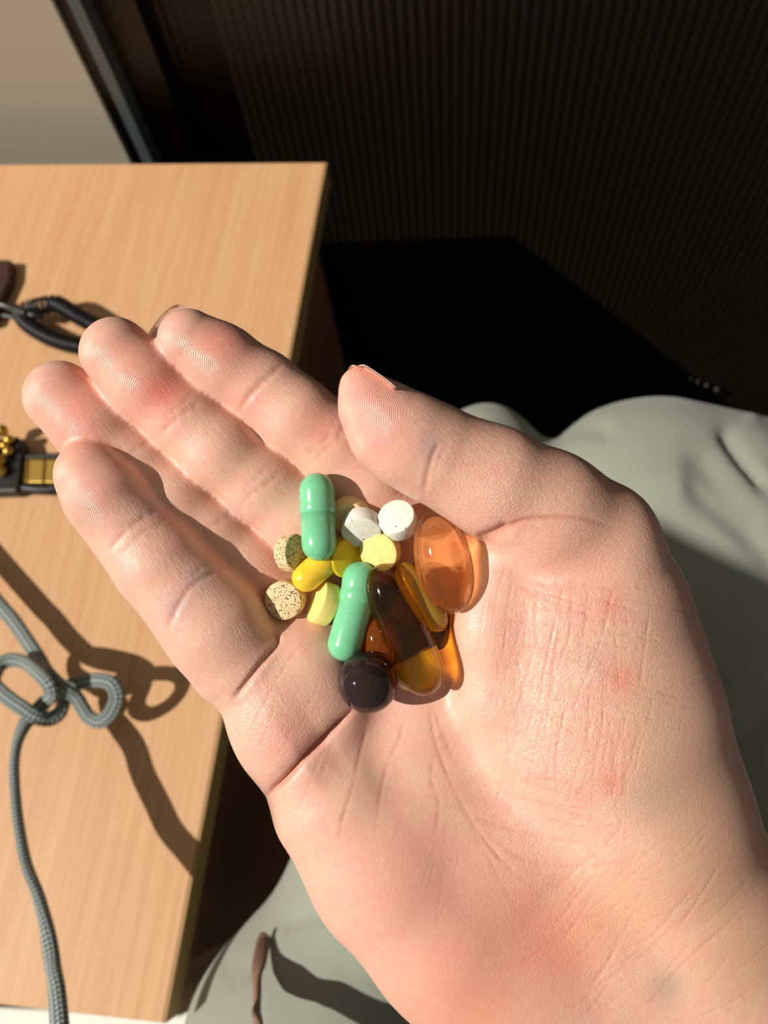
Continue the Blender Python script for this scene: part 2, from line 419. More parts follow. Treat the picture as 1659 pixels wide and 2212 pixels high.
box_obj('modesty_panel', (XL+0.045, YE-0.03, 0.1), (XR-0.045, YE-0.01, DESK_Z-T), m_panel_brown, desk)

# ------------------------------------------------------------------ the hand
HVOX, HSUB = 0.56, True
def build_hand():
    fld = Field((-84, -48, 140), (128, 140, 236), HVOX)
    palm = fld.new()
    def chain(f, nodes, k, flat=1.0):
        c = [node(*n, flat=flat) for n in nodes]
        for (a, ra), (b, rb) in zip(c[:-1], c[1:]): fld.cone(f, a, b, ra, rb, k, flat)
        return c
    # palm slab: metacarpals (deeper), wrist and forearm
    for ch in PALM_CHAINS: chain(palm, ch[1:], 7, ch[0])
    total = None; FC = []
    for nm, nodes, k, flat in FINGERS:
        f = fld.new(); c = chain(f, nodes, k, flat); FC.append((nm, c))
        for (p, q) in FINGER_PADS.get(nm, ()):
            a, ra = node(*p, flat=0.8); b, rb = node(*q, flat=0.8); fld.cone(f, a, b, ra, rb, 2.0, 0.8)
        kk = dict(thumb=5, little=4).get(nm, 6)
        f = smin(f, palm, kk)
        total = f if total is None else smin(total, f, 1.0)
    V, Q = nets(total, fld); V = smooth_mesh(V, Q, 5)
    if HSUB: V, Q = subdiv(V, Q)
    return fld, total, V, Q, FC

PALM_CHAINS = [
    (0.6, (1330, 1960, 188, 150), (930, 1160, 182, 95)),
    (0.6, (1280, 1960, 188, 150), (830, 1240, 181, 95)),
    (0.6, (1180, 1960, 184, 150), (730, 1330, 180, 90)),
    (0.6, (1080, 1960, 180, 150), (650, 1440, 176, 90)),
    (0.7, (880, 1110, 179, 85), (1060, 1230, 178, 110)),
    (0.7, (860, 1330, 178, 150), (960, 1560, 178, 130)),
    # pads below little and ring finger
    (0.8, (600, 1500, 168.5, 112), (657, 1450, 170, 110)),
    (0.8, (640, 1582, 168.5, 128), (690, 1550, 171, 100)),
    # hypothenar
    (0.75, (735, 1735, 169, 144), (840, 1885, 168, 151), (964, 2030, 168, 153), (1128, 2230, 170, 158), (1245, 2400, 172, 190)),
    # thenar
    (0.85, (1290, 1190, 166, 128), (1270, 1340, 164, 212), (1320, 1550, 164, 221), (1378, 1740, 167, 216), (1474, 1990, 171, 232), (1680, 2320, 174, 290)),
    (0.95, (1163, 1335, 166, 172), (1188, 1520, 168, 212), (1260, 1750, 173, 200)),
    (0.95, (1068, 1225, 168.5, 46), (1052, 1350, 168.5, 46), (1055, 1500, 170, 55)),
    # heel of the hand, wrist
    (0.8, (1100, 1850, 171.5, 180), (1250, 2000, 172, 230), (1420, 2260, 173, 250)),
    (0.7, (900, 1620, 175, 110), (1000, 1800, 172.5, 160)),
    (0.8, (880, 1760, 172.5, 150), (1095, 2060, 170.5, 185), (1245, 2260, 171, 200)),
]
FINGERS = [
    ('index', [(408, 735, 167, 68), (478, 780, 168, 75), (568, 840, 170, 77), (638, 897, 170, 80), (718, 958, 172, 84), (793, 1030, 174, 92), (880, 1120, 179, 95)], 3.5, 0.85),
    ('middle', [(250, 762, 167, 77), (314, 826, 167.5, 80), (396, 900, 169.2, 76), (472, 970, 169.5, 78), (564, 1046, 172, 77), (650, 1112, 174, 83), (745, 1215, 179, 88)], 3.5, 0.85),
    ('ring', [(130, 857, 170, 78), (200, 925, 170, 78), (285, 998, 172.2, 72), (375, 1076, 172.5, 74), (455, 1148, 175, 72), (540, 1222, 177, 74), (655, 1310, 180, 80)], 3.5, 0.85),
    ('little', [(192, 1025, 165, 74), (226, 1072, 164.5, 82), (283, 1142, 166, 85), (342, 1214, 165.5, 94), (407, 1288, 166, 97), (462, 1350, 166, 108), (515, 1420, 167.5, 112)], 3.5, 0.85),
    ('thumb', [(770, 826, 158, 26), (792, 864, 156, 55), (838, 924, 155, 79), (880, 950, 155, 92), (955, 988, 157, 96), (1060, 1040, 158, 113), (1180, 1104, 161, 124), (1285, 1165, 165, 128)], 5.0, 0.85),
]
FINGER_PADS = {}

def px_of(V): return np.stack([V[:, 0]/V[:, 2]*F+CX, V[:, 1]/V[:, 2]*F+CY], 1)

# creases: polyline in sight of the palm, half width px, depth mm, redness
CREASES = [
    ([(575, 1722), (612, 1690), (660, 1640), (710, 1590), (768, 1530)], 7, 1.5, 1.0),
    ([(575, 1722), (612, 1690), (660, 1640), (710, 1590), (768, 1530)], 22, 0.8, 0.2),
    ([(590, 1350), (600, 1385), (585, 1410), (560, 1440), (530, 1480), (505, 1510)], 7, 0.8, 0.6),
    ([(1035, 1170), (1065, 1158), (1095, 1140), (1130, 1124), (1180, 1118), (1260, 1120), (1330, 1140)], 6, 0.7, 0.8),
    ([(1030, 1172), (1060, 1160), (1105, 1138)], 14, 1.2, 0.8),
    ([(905, 1440), (925, 1520), (940, 1600), (970, 1680), (1010, 1760), (1060, 1830), (1110, 1890)], 4, 0.55, 0.7),
    ([(880, 1530), (862, 1600), (838, 1650), (822, 1720), (812, 1800)], 4, 0.45, 0.6),
    ([(802, 1540), (780, 1620), (762, 1700), (740, 1770), (733, 1812)], 4, 0.5, 0.7),
    ([(940, 1620), (932, 1680), (948, 1740), (940, 1810)], 4, 0.4, 0.5),
    ([(925, 1500), (960, 1590), (980, 1640)], 4, 0.4, 0.5),
    ([(745, 1545), (715, 1620), (690, 1690)], 4, 0.25, 0.3),
    ([(700, 1620), (665, 1700), (640, 1770)], 4, 0.22, 0.3),
    ([(1010, 1760), (1100, 1790), (1190, 1810), (1270, 1830)], 4, 0.3, 0.5),
    ([(1040, 1790), (1120, 1850), (1190, 1870), (1300, 1870), (1420, 1840)], 4, 0.3, 0.5),
    ([(1060, 1830), (1130, 1900), (1180, 1940)], 4, 0.3, 0.4),
    ([(1010, 1770), (1070, 1880), (1110, 1960)], 4, 0.3, 0.4),
    ([(900, 1960), (980, 1940), (1060, 1925)], 4, 0.2, 0.3),
    ([(1300, 2130), (1390, 2060), (1470, 1990), (1560, 1930)], 4, 0.3, 0.3),
    ([(1200, 2212), (1330, 2100), (1420, 2010), (1530, 1880)], 4, 0.25, 0.3),
    ([(1390, 2180), (1480, 2080), (1560, 2010), (1640, 1960)], 4, 0.3, 0.3),
    ([(1130, 2080), (1240, 2000), (1350, 1950)], 4, 0.2, 0.3),
    # finger joints
    ([(612, 788), (580, 815), (545, 850), (512, 893)], 5, 0.6, 0.6), ([(585, 800), (553, 835), (525, 868)], 5, 0.35, 0.4),
    ([(745, 905), (735, 940), (700, 975), (668, 1005)], 5, 0.5, 0.5), ([(720, 930), (690, 965), (655, 990)], 5, 0.4, 0.4),
    ([(438, 868), (400, 890), (365, 920), (335, 950)], 5, 0.5, 0.6), ([(420, 850), (385, 880), (355, 905)], 5, 0.3, 0.3),
    ([(608, 1020), (570, 1050), (540, 1070), (515, 1100)], 5, 0.5, 0.5), ([(590, 1000), (550, 1035), (520, 1065)], 5, 0.3, 0.3),
    ([(335, 948), (305, 965), (270, 990), (245, 1010)], 5, 0.4, 0.4),
    ([(505, 1110), (470, 1130), (440, 1150), (420, 1180)], 5, 0.4, 0.4),
    ([(345, 1100), (305, 1122), (270, 1150), (230, 1195)], 5, 0.55, 0.6), ([(360, 1125), (310, 1150), (262, 1200)], 4, 0.3, 0.4),
    ([(500, 1215), (460, 1238), (420, 1262), (390, 1300), (352, 1380)], 5, 0.6, 0.6), ([(480, 1200), (440, 1225), (405, 1250)], 4, 0.35, 0.4),
    ([(950, 955), (935, 985), (925, 1020), (915, 1070)], 7, 0.7, 0.4), ([(968, 950), (950, 990), (935, 1030)], 5, 0.4, 0.3),
    ([(905, 1083), (880, 1070), (850, 1055)], 5, 0.3, 0.3),
    # flexion lines of the pad under the ring finger
    ([(530, 1600), (560, 1540), (610, 1450), (650, 1390)], 4, 0.22, 0.3), ([(560, 1620), (585, 1550), (600, 1500)], 3, 0.2, 0.3),
    ([(595, 1640), (640, 1560), (690, 1480)], 3, 0.15, 0.2),
    # thenar hatching
]
hr = random.Random(3)
for i in range(46):
    x0 = hr.uniform(1060, 1330); y0 = hr.uniform(1240, 1800); L = hr.uniform(80, 200); an = math.radians(hr.gauss(14, 7))
    CREASES.append(([(x0, y0), (x0+L*0.5*math.cos(an), y0+L*0.5*math.sin(an)+hr.uniform(-5, 5)), (x0+L*math.cos(an), y0+L*math.sin(an))], 2.8, hr.uniform(0.2, 0.55), 0.45))
for i in range(60):
    x0 = hr.uniform(1080, 1420); y0 = hr.uniform(1180, 1650); L = hr.uniform(90, 230); an = math.radians(hr.gauss(100, 6))
    CREASES.append(([(x0, y0), (x0+L*0.5*math.cos(an)+hr.uniform(-5, 5), y0+L*0.5*math.sin(an)), (x0+L*math.cos(an), y0+L*math.sin(an))], 2.6, hr.uniform(0.15, 0.5), 0.35))
for i in range(16):
    x0 = 975+i*10+hr.uniform(-4, 4); y0 = hr.uniform(1210, 1330)
    CREASES.append(([(x0+20, y0), (x0, y0+100), (x0-2, y0+hr.uniform(180, 280))], 2.6, 0.12, 0.08))
for i in range(34):                                   # heel and wrist wrinkles
    x0 = hr.uniform(1180, 1560); y0 = hr.uniform(1850, 2200); L = hr.uniform(60, 170); an = math.radians(hr.gauss(-45, 9))
    CREASES.append(([(x0, y0), (x0+L*0.5*math.cos(an), y0+L*0.5*math.sin(an)+6), (x0+L*math.cos(an), y0+L*math.sin(an))], 3, hr.uniform(0.2, 0.45), 0.25))
for i in range(40):                                   # hypothenar and pad
    x0 = hr.uniform(620, 1000); y0 = hr.uniform(1700, 2000); L = hr.uniform(40, 130); an = math.radians(hr.choice([hr.gauss(-18, 8), hr.gauss(105, 8)]))
    CREASES.append(([(x0, y0), (x0+L*0.5*math.cos(an), y0+L*0.5*math.sin(an)+4), (x0+L*math.cos(an), y0+L*math.sin(an))], 2.6, hr.uniform(0.06, 0.18), 0.12))

# skin blotches: px, py, radius px, colour, weight
BLOT = [
    (480, 740, 60, (224, 120, 104), .5), (350, 850, 55, (226, 112, 96), .75), (290, 770, 60, (228, 130, 112), .4),
    (165, 860, 55, (232, 140, 128), .4), (160, 930, 60, (232, 132, 116), .5), (200, 1060, 60, (228, 150, 134), .35),
    (790, 860, 60, (218, 130, 120), .4), (820, 930, 60, (220, 140, 130), .45), (620, 1590, 60, (222, 140, 128), .4),
    (540, 870, 40, (222, 130, 110), .35), (690, 935, 40, (220, 128, 106), .35),
    (930, 1900, 110, (220, 144, 132), .4), (780, 1900, 90, (226, 146, 132), .35), (960, 2100, 130, (222, 146, 128), .4),
    (1150, 1950, 90, (212, 132, 110), .4), (1200, 2060, 100, (220, 126, 96), .5), (1050, 1980, 80, (220, 146, 132), .35),
    (1320, 1620, 70, (222, 134, 118), .4), (1250, 1240, 90, (218, 140, 126), .35), (1340, 1465, 40, (218, 120, 98), .6),
    (1320, 1310, 30, (218, 128, 108), .5), (1020, 2180, 140, (222, 140, 106), .4), (1320, 1690, 25, (216, 112, 90), .5),
    (1400, 1560, 120, (186, 154, 128), .6), (1480, 1700, 130, (184, 150, 122), .65), (1450, 1350, 100, (194, 158, 132), .5), (1300, 1080, 120, (200, 158, 134), .4),
    (1400, 1725, 60, (160, 146, 134), .35), (1290, 1430, 40, (186, 158, 152), .4), (1440, 2130, 40, (150, 140, 126), .5),
    (1560, 1880, 140, (190, 146, 112), .5), (1600, 2080, 120, (186, 150, 104), .45), (1340, 1960, 110, (214, 158, 112), .4),
    (430, 1245, 28, (176, 158, 168), .5), (375, 1310, 30, (170, 150, 158), .4), (500, 1110, 22, (180, 160, 160), .35),
    (325, 1090, 25, (176, 160, 172), .4), (930, 960, 25, (180, 156, 158), .4), (1060, 2212, 60, (210, 150, 110), .3),
]
def finish_hand(V, Q, FC, parent, mat):
    N = normals(V, Q); front = np.clip(-N[:, 2]*2.2, 0, 1); p = px_of(V); crease = np.zeros(len(V)); disp = np.zeros(len(V)); CR = 0.34
    for poly, wpx, dep, red in CREASES:
        poly = np.array(poly, float); cp = catmull(poly, 6)
        lo = cp.min(0)-wpx*4; hi = cp.max(0)+wpx*4; m = ((p > lo) & (p < hi)).all(1) & (front > 0)
        if not m.any(): continue
        d, t = seg_dist(p[m], cp); joint = dep >= 0.3 and dep < 0.65 and poly[:, 1].max() < 1400; wpx = wpx*1.5 if joint else wpx*1.25 if 0.3 <= dep < 0.7 else wpx; fade = np.clip(np.minimum(t, 1-t)*6+0.15, 0, 1)
        fade = fade*((0.62+0.38*np.sin(t*9+poly[0, 0])*np.sin(t*23+poly[0, 1])) if dep < 0.6 else 1.0); palm_line = 0.25 <= dep < 0.7 and not joint; amp = 0.75 if palm_line else 1.0
        g = amp*np.exp(-(d/wpx)**2)*fade*front[m]
        disp[m] -= (dep*CR if dep < 0.8 and wpx < 10 else dep)*g; crease[m] = np.maximum(crease[m], g*red*(0.45 if joint else 0.8))
    # which finger each vertex belongs to, and where along it
    fin = np.zeros((len(V), 3)); best = np.full(len(V), 1e9); zone = np.zeros((len(V), 3))
    DD = []
    for nm, c in FC:
        fd = np.full(len(V), 1e9); DD.append(fd)
        L = 0.0; pts = [q[0] for q in c]; A0 = pts[0]; AX = nrm(pts[-2]-A0); SD = nrm(np.cross(AX, (0, 0, 1.0)))
        for i in range(len(pts)-1):
            a, b = pts[i], pts[i+1]; ab = b-a; l = np.linalg.norm(ab); t = ((V-a)@ab)/(l*l)
            if i > 0: t = np.maximum(t, 0)
            t = np.minimum(t, 1); q = a+t[:, None]*ab; r = c[i][1]+(c[i+1][1]-c[i][1])*np.clip(t, 0, 1)
            d = np.linalg.norm(V-(a+np.clip(t, 0, 1)[:, None]*ab), axis=1)-r; np.minimum(fd, d, out=fd); m = d < best
            best[m] = d[m]; fin[m, 0] = (V[m]-A0)@AX+6; fin[m, 1] = (V[m]-A0)@SD
            L += l
    DD = np.sort(np.stack(DD), 0); on = np.clip(1.2-best/2.5, 0, 1)*np.clip((DD[1]-DD[0]-0.4)/1.6, 0, 1)
    tipd = fin[:, 0]
    zone[:, 0] = on*np.clip((19-tipd)/5, 0, 1)
    zone[:, 2] = on*np.clip((tipd-11)/6, 0, 1)
    cen = lambda x, y, rx, ry: np.exp(-(((p[:, 0]-x)/rx)**2+((p[:, 1]-y)/ry)**2))
    zone[:, 1] = np.clip(cen(1230, 1550, 210, 380)+0.6*cen(600, 1560, 130, 130)+0.7*cen(1050, 1080, 130, 90)+0.3*cen(1400, 2000, 300, 260), 0, 1)
    V2 = V+N*disp[:, None]
    o = big_mesh('hand', W(V2), Q, mat, parent); me = o.data
    def at(name, typ, arr, key):
        a = me.attributes.new(name, typ, 'POINT'); a.data.foreach_set(key, np.ascontiguousarray(arr, np.float32).ravel())
    at('hand_mm', 'FLOAT_VECTOR', V, 'vector'); at('finger', 'FLOAT_VECTOR', fin, 'vector'); at('zone', 'FLOAT_VECTOR', zone, 'vector')
    at('crease', 'FLOAT', crease, 'value')
    col = np.zeros((len(V), 3)); wsum = np.zeros(len(V)); keep = np.ones(len(V))
    for (x, y, r, c, wt) in BLOT:
        g = wt*np.exp(-(((p[:, 0]-x)**2+(p[:, 1]-y)**2)/(r*r))); lc = np.array(lin(*c))
        col += g[:, None]*lc; wsum += g; keep *= (1-g)
    rgba = np.ones((len(V), 4)); rgba[:, :3] = np.where(wsum[:, None] > 1e-4, col/np.maximum(wsum, 1e-4)[:, None], 0.5)
    rgba[:, 3] = (1-keep); at('tint', 'FLOAT_COLOR', rgba, 'color')
    return o

person = empty('person', tuple(W((60, 60, 480)))); person.location.z = 0.0
tag(person, 'seated person in pale grey-green trousers holding out an open right palm full of pills', 'person')
FLD, TOT, HV, HQ, FCH = build_hand()
print('hand verts', len(HV))
m_skin = mat_skin()
hand = finish_hand(HV, HQ, FCH, person, m_skin)
def depth_at(px, py):
    """distance in mm at which a sight line meets the hand"""
    for d in np.arange(141, 235, 0.25):
        q = (P(px, py, d)-FLD.lo)/FLD.h; i = np.round(q).astype(int)
        if (i < 0).any() or (i >= FLD.n).any(): continue
        if TOT[tuple(i)] < 0: return float(d)
    return None

# ------------------------------------------------------------------ nails
def nail(centre_px, d, axis, out, width, length, mat, label, tuck=0.0):
    """thin curved plate; axis = towards the fingertip, out = away from the bone (camera frame)"""
    a = nrm(axis); o = nrm(out-a*np.dot(out, a)); s = np.cross(a, o); c = P(*centre_px, d); V = []; Fc = []
    nu, nv = 12, 10
    for layer in (0.0, 0.45):
        for i in range(nu+1):
            for j in range(nv+1):
                u = i/nu; v = j/nv*2-1
                w_ = width/2*(1-0.25*max(0, u-0.72)**2*12)
                V.append(c+a*(u-0.5)*length*(1-0.34*v*v*u)+s*w_*math.sin(v*1.0)/math.sin(1.0)+o*(-layer+width*0.33*(math.cos(v*1.15)-1)-0.8*(u-0.4)**2-tuck*(1-u)**2))
    K = (nu+1)*(nv+1); g = lambda l, i, j: l*K+i*(nv+1)+j
    for i in range(nu):
        for j in range(nv):
            Fc.append((g(0, i, j), g(0, i+1, j), g(0, i+1, j+1), g(0, i, j+1))); Fc.append((g(1, i, j), g(1, i, j+1), g(1, i+1, j+1), g(1, i+1, j)))
    for i in range(nu):
        for j in (0, nv): Fc.append((g(0, i, j), g(0, i+1, j), g(1, i+1, j), g(1, i, j)))
    for j in range(nv):
        for i in (0, nu): Fc.append((g(0, i, j), g(0, i, j+1), g(1, i, j+1), g(1, i, j)))
    n = mesh_obj('fingernail', W(np.array(V)), Fc, mat); n.parent = hand; n.matrix_parent_inverse = hand.matrix_world.inverted()
    n['label'] = label; return n
m_nail = plain('bare_nail', lin(226, 178, 158), 0.3, 0.5, noise_amt=0.04)
mg = NT('glitter_nail'); gv = mg.voro(mg.coord(), 4200)
mg.P(Base_Color=mg.ramp(mg.n('SeparateColor', Color=gv.outputs['Color']).outputs[0] if False else gv.outputs['Distance'], [(0, lin(248, 226, 200)), (0.35, lin(206, 180, 160)), (1, lin(156, 132, 116))]), Roughness=0.3, Metallic=0.3)
m_glit = mg.m
bpy.context.view_layer.update()
nail((380, 729), 176.0, (-0.80, -0.60, 0), (0.05, 0.05, 1), 13.5, 11, m_glit, 'glittery brown polished fingernail')
nail((803, 823), 161.5, (-0.9, -0.43, 0), (0.25, -0.72, 0.65), 10, 11, m_nail, 'bare pink thumbnail with pale tip', 2.2)

# ------------------------------------------------------------------ trousers
TR = Field((-260, -230, 280), (760, 560, 1060), 6.0)
tf_ = TR.new()
def tchain(nodes, k=25):
    c = [node(*n) if len(n) == 4 else n for n in nodes]
    for (a, ra), (b, rb) in zip(c[:-1], c[1:]): TR.cone(tf_, a, b, ra, rb, k, pad=40)
def shin(px, py, df, r):                       # lower leg, straight down to the floor
    c, rr = node(px, py, df, r); down = R.T @ np.array((0, -0.05, -1.0)); return (c, rr), (c+down*320, rr*0.7)
k1_ = shin(1400, 1150, 470, 262); k2_ = shin(1045, 985, 520, 98)
tchain([(1400, 1150, 470, 262), (1640, 1210, 468, 285), (1800, 1700, 440, 330), (1900, 2250, 410, 380)])
tchain([(1400, 1150, 470, 262), (1640, 1400, 460, 300), (1700, 1900, 430, 330)])
tchain(list(k1_)); tchain(list(k2_))
tchain([(1045, 985, 520, 98), (1020, 1120, 480, 145), (1010, 1740, 355, 190), (782, 2305, 300, 366), (800, 2700, 300, 430)])
tchain([(900, 1900, 340, 260), (1300, 2300, 345, 330), (1700, 2400, 350, 350)])
TV, TQ = nets(tf_, TR); TV = smooth_mesh(TV, TQ, 2); TV, TQ = subdiv(TV, TQ); TV = smooth_mesh(TV, TQ, 1)
TN = normals(TV, TQ); tp = px_of(TV); td = np.zeros(len(TV))
FOLDS = [([(1555, 915), (1600, 985), (1665, 1070)], 16, 5), ([(1600, 905), (1680, 990)], 24, -2), ([(1500, 960), (1560, 1060), (1660, 1170)], 30, 3), ([(1480, 1040), (1600, 1150), (1700, 1240)], 24, 3),
         ([(1180, 950), (1250, 920), (1330, 930)], 22, 2.5), ([(600, 2005), (640, 1985), (680, 1975), (740, 1968)], 20, 1.2),
         ([(480, 2110), (520, 2095), (560, 2100)], 30, 0.8), ([(720, 2110), (800, 2105), (860, 2120)], 34, 0.9),
         ([(1240, 1150), (1400, 1060), (1500, 1040)], 60, -4), ([(1500, 1500), (1600, 1420), (1700, 1400)], 30, 3), ([(1540, 1650), (1660, 1560)], 30, 3)]
for poly, wpx, dep in FOLDS:
    d, t = seg_dist(tp, catmull(np.array(poly, float), 6)); td -= dep*np.exp(-(d/wpx)**2)*np.clip(np.minimum(t, 1-t)*5+0.1, 0, 1)*(TN[:, 2] < 0.2)
for kx, ky, am in ((0.021, 0.013, 1.2), (0.011, -0.027, 0.9), (0.05, 0.03, 0.35)): td += am*np.sin(TV[:, 0]*kx*2+TV[:, 1]*ky*2+TV[:, 2]*0.01)
TV = TV+TN*td[:, None]; TW = W(TV); keep = TW[:, 2].min()
TW[:, 2] = np.maximum(TW[:, 2], 0.02)
mt = NT('trouser_cloth'); co = mt.coord(); wv = mt.noise(mt.mapping(co, (1, 1, 1)), 900, 2)
nn = mt.noise(co, 14, 3)
mt.P(Base_Color=mt.mix(nn, lin(134, 140, 127), lin(146, 150, 136)), Roughness=0.85, Specular_IOR_Level=0.15, Sheen_Weight=0.15, Normal=mt.bump(wv, 0.25, 0.0005))
tro = big_mesh('trousers', TW, TQ, mt.m, person)

slp = W(catmull(np.array([(66., 146., 205.), (82., 180., 212.), (120., 270., 240.), (170., 400., 300.), (190., 520., 400.)]), 8))
m_slv = plain('sleeve_cloth', lin(92, 94, 92), 0.9, 0.1, noise_amt=0.12, noise_scale=200)
slv = tube('sleeve', slp, np.linspace(0.030, 0.048, len(slp)), np.linspace(0.057, 0.062, len(slp)), m_slv, person, nseg=36, up=R @ np.array((0, 0, -1.0)))

# ------------------------------------------------------------------ pill materials
def mat_shell(name, col, rough=0.16, mott=0.06, sss=0.12, var=None):
    m = NT(name); co = m.coord(); n1 = m.noise(co, 900, 3); n2 = m.noise(co, 2600, 3)
    c2 = var or tuple(c*0.85 for c in col)
    m.P(Base_Color=m.mix(m.math('MULTIPLY_ADD', n1, 2.4, -0.7, clamp=True), col, c2), Roughness=rough, Specular_IOR_Level=0.5,
        Subsurface_Weight=sss, Subsurface_Scale=0.0012, Normal=m.bump(n2, 0.05, 0.0001)); return m.m
def mat_tablet(name, col, spot, amount, size, spot2=None, mott=None, sharp=60.0):
    """chalky tablet with specks"""
    m = NT(name); co = m.coord(); v = m.voro(co, size); n = m.noise(co, size*0.45, 2)
    sepc = m.n('SeparateColor'); m.set(sepc.inputs[0], v.outputs['Color'])
    th = m.math('MULTIPLY', m.math('POWER', sepc.outputs[0], 3.0), amount)
    f = m.math('MULTIPLY', m.math('SUBTRACT', th, v.outputs['Distance']), sharp/10, clamp=True)
    base = m.mix(m.math('MULTIPLY_ADD', m.noise(co, 700, 3), 2.4, -0.7, clamp=True), col, mott or tuple(c*0.88 for c in col))
    sp = m.mix(sepc.outputs[1], spot, spot2 or spot)
    m.P(Base_Color=m.mix(f, base, sp), Roughness=0.75, Specular_IOR_Level=0.25, Subsurface_Weight=0.08, Subsurface_Scale=0.0008,
        Normal=m.bump(m.noise(co, 3500, 4, 0.7), 0.35, 0.00012)); return m.m
def mat_gel(name, tintc, refr, body, rough=0.03, w_refr=0.55, w_body=0.25, w_thru=0.35, ior=1.42):
    """soft gelatine shell filled with oil: refracting + clear tinted + some cloudy body, glossy skin"""
    m = NT(name); t = m.t
    gl = m.n('BsdfRefraction'); gl.inputs['Color'].default_value = (*refr, 1); gl.inputs['Roughness'].default_value = rough; gl.inputs['IOR'].default_value = ior
    tr = m.n('BsdfTransparent'); tr.inputs['Color'].default_value = (*tintc, 1)
    tl = m.n('BsdfTranslucent'); tl.inputs['Color'].default_value = (*body, 1)
    df = m.n('BsdfDiffuse'); df.inputs['Color'].default_value = (*body, 1)
    gs = m.n('BsdfGlossy'); gs.inputs['Color'].default_value = (1, 1, 1, 1); gs.inputs['Roughness'].default_value = 0.07
    def mx(f, a, b):
        s = m.n('MixShader'); m.set(s.inputs[0], f); t.links.new(a, s.inputs[1]); t.links.new(b, s.inputs[2]); return s.outputs[0]
    inner = mx(w_thru, gl.outputs[0], tr.outputs[0])
    bod = mx(0.5, tl.outputs[0], df.outputs[0])
    s = mx(w_body, inner, bod)
    fr = m.n('Fresnel'); fr.inputs['IOR'].default_value = 1.45
    geo = m.n('NewGeometry'); front = m.math('SUBTRACT', 1.0, geo.outputs['Backfacing'])
    bn = m.bump(m.noise(m.coord(), 500, 2), 0.10, 0.0003)
    m.set(gs.inputs['Normal'], bn); m.set(gl.inputs['Normal'], bn)
    s = mx(m.math('MULTIPLY', fr.outputs[0], front), s, gs.outputs[0])
    t.links.new(s, m.out.inputs['Surface']); return m.m
m_green = mat_shell('green_capsule_shell', lin(122, 200, 153), 0.2, var=lin(114, 193, 145))
m_yel = mat_shell('yellow_capsule_shell', lin(240, 204, 66), 0.22, var=lin(232, 190, 40))
m_white = mat_tablet('white_tablet', lin(232, 232, 218), lin(40, 36, 36), 0.42, 1300)
m_cream = mat_tablet('cream_tablet', lin(244, 228, 176), lin(230, 196, 110), 0.3, 900, mott=lin(240, 212, 136))
m_ytab = mat_tablet('yellow_tablet', lin(244, 222, 138), lin(206, 150, 60), 0.5, 3200)
m_yvivid = mat_tablet('vivid_yellow_tablet', lin(242, 202, 50), lin(206, 150, 10), 0.4, 2800)
m_ylight = mat_tablet('light_yellow_tablet', lin(240, 222, 128), lin(206, 166, 70), 0.35, 3000)
m_beige = mat_tablet('speckled_beige_tablet', lin(226, 204, 158), lin(120, 76, 48), 0.95, 3600, spot2=lin(84, 56, 44), mott=lin(212, 184, 136))
m_brown_gel = mat_gel('brown_oil_gel', (0.96, 0.68, 0.14), (0.96, 0.68, 0.14), (0.62, 0.34, 0.04), w_body=0.02, w_thru=0.35)
m_amber_gel = mat_gel('amber_oil_gel', (0.99, 0.80, 0.55), (0.99, 0.79, 0.52), (0.95, 0.52, 0.18), w_body=0.06, w_thru=0.45)
m_yel_gel = mat_gel('yellow_oil_gel', (0.95, 0.75, 0.12), (0.95, 0.72, 0.12), (0.92, 0.62, 0.10), w_body=0.45, w_thru=0.4)
m_orange_gel = mat_gel('orange_oil_gel', (0.85, 0.36, 0.05), (0.85, 0.30, 0.04), (0.60, 0.16, 0.01), w_body=0.35, w_thru=0.3)
m_pale_gel = mat_shell('pale_gel', lin(244, 222, 176), 0.25)
mb = NT('black_gel'); mb.P(Base_Color=lin(42, 31, 31), Roughness=0.07, Specular_IOR_Level=0.42,
    Normal=mb.bump(mb.noise(mb.coord(), 300, 2), 0.08, 0.0004)); m_black = mb.m
m_darkbrown = plain('dark_brown_gel', lin(50, 16, 5), 0.15, 0.5, noise_amt=0.1, noise_scale=900)
m_purple = plain('dark_purple_gel', lin(40, 26, 42), 0.2, 0.5, noise_amt=0.1, noise_scale=900)

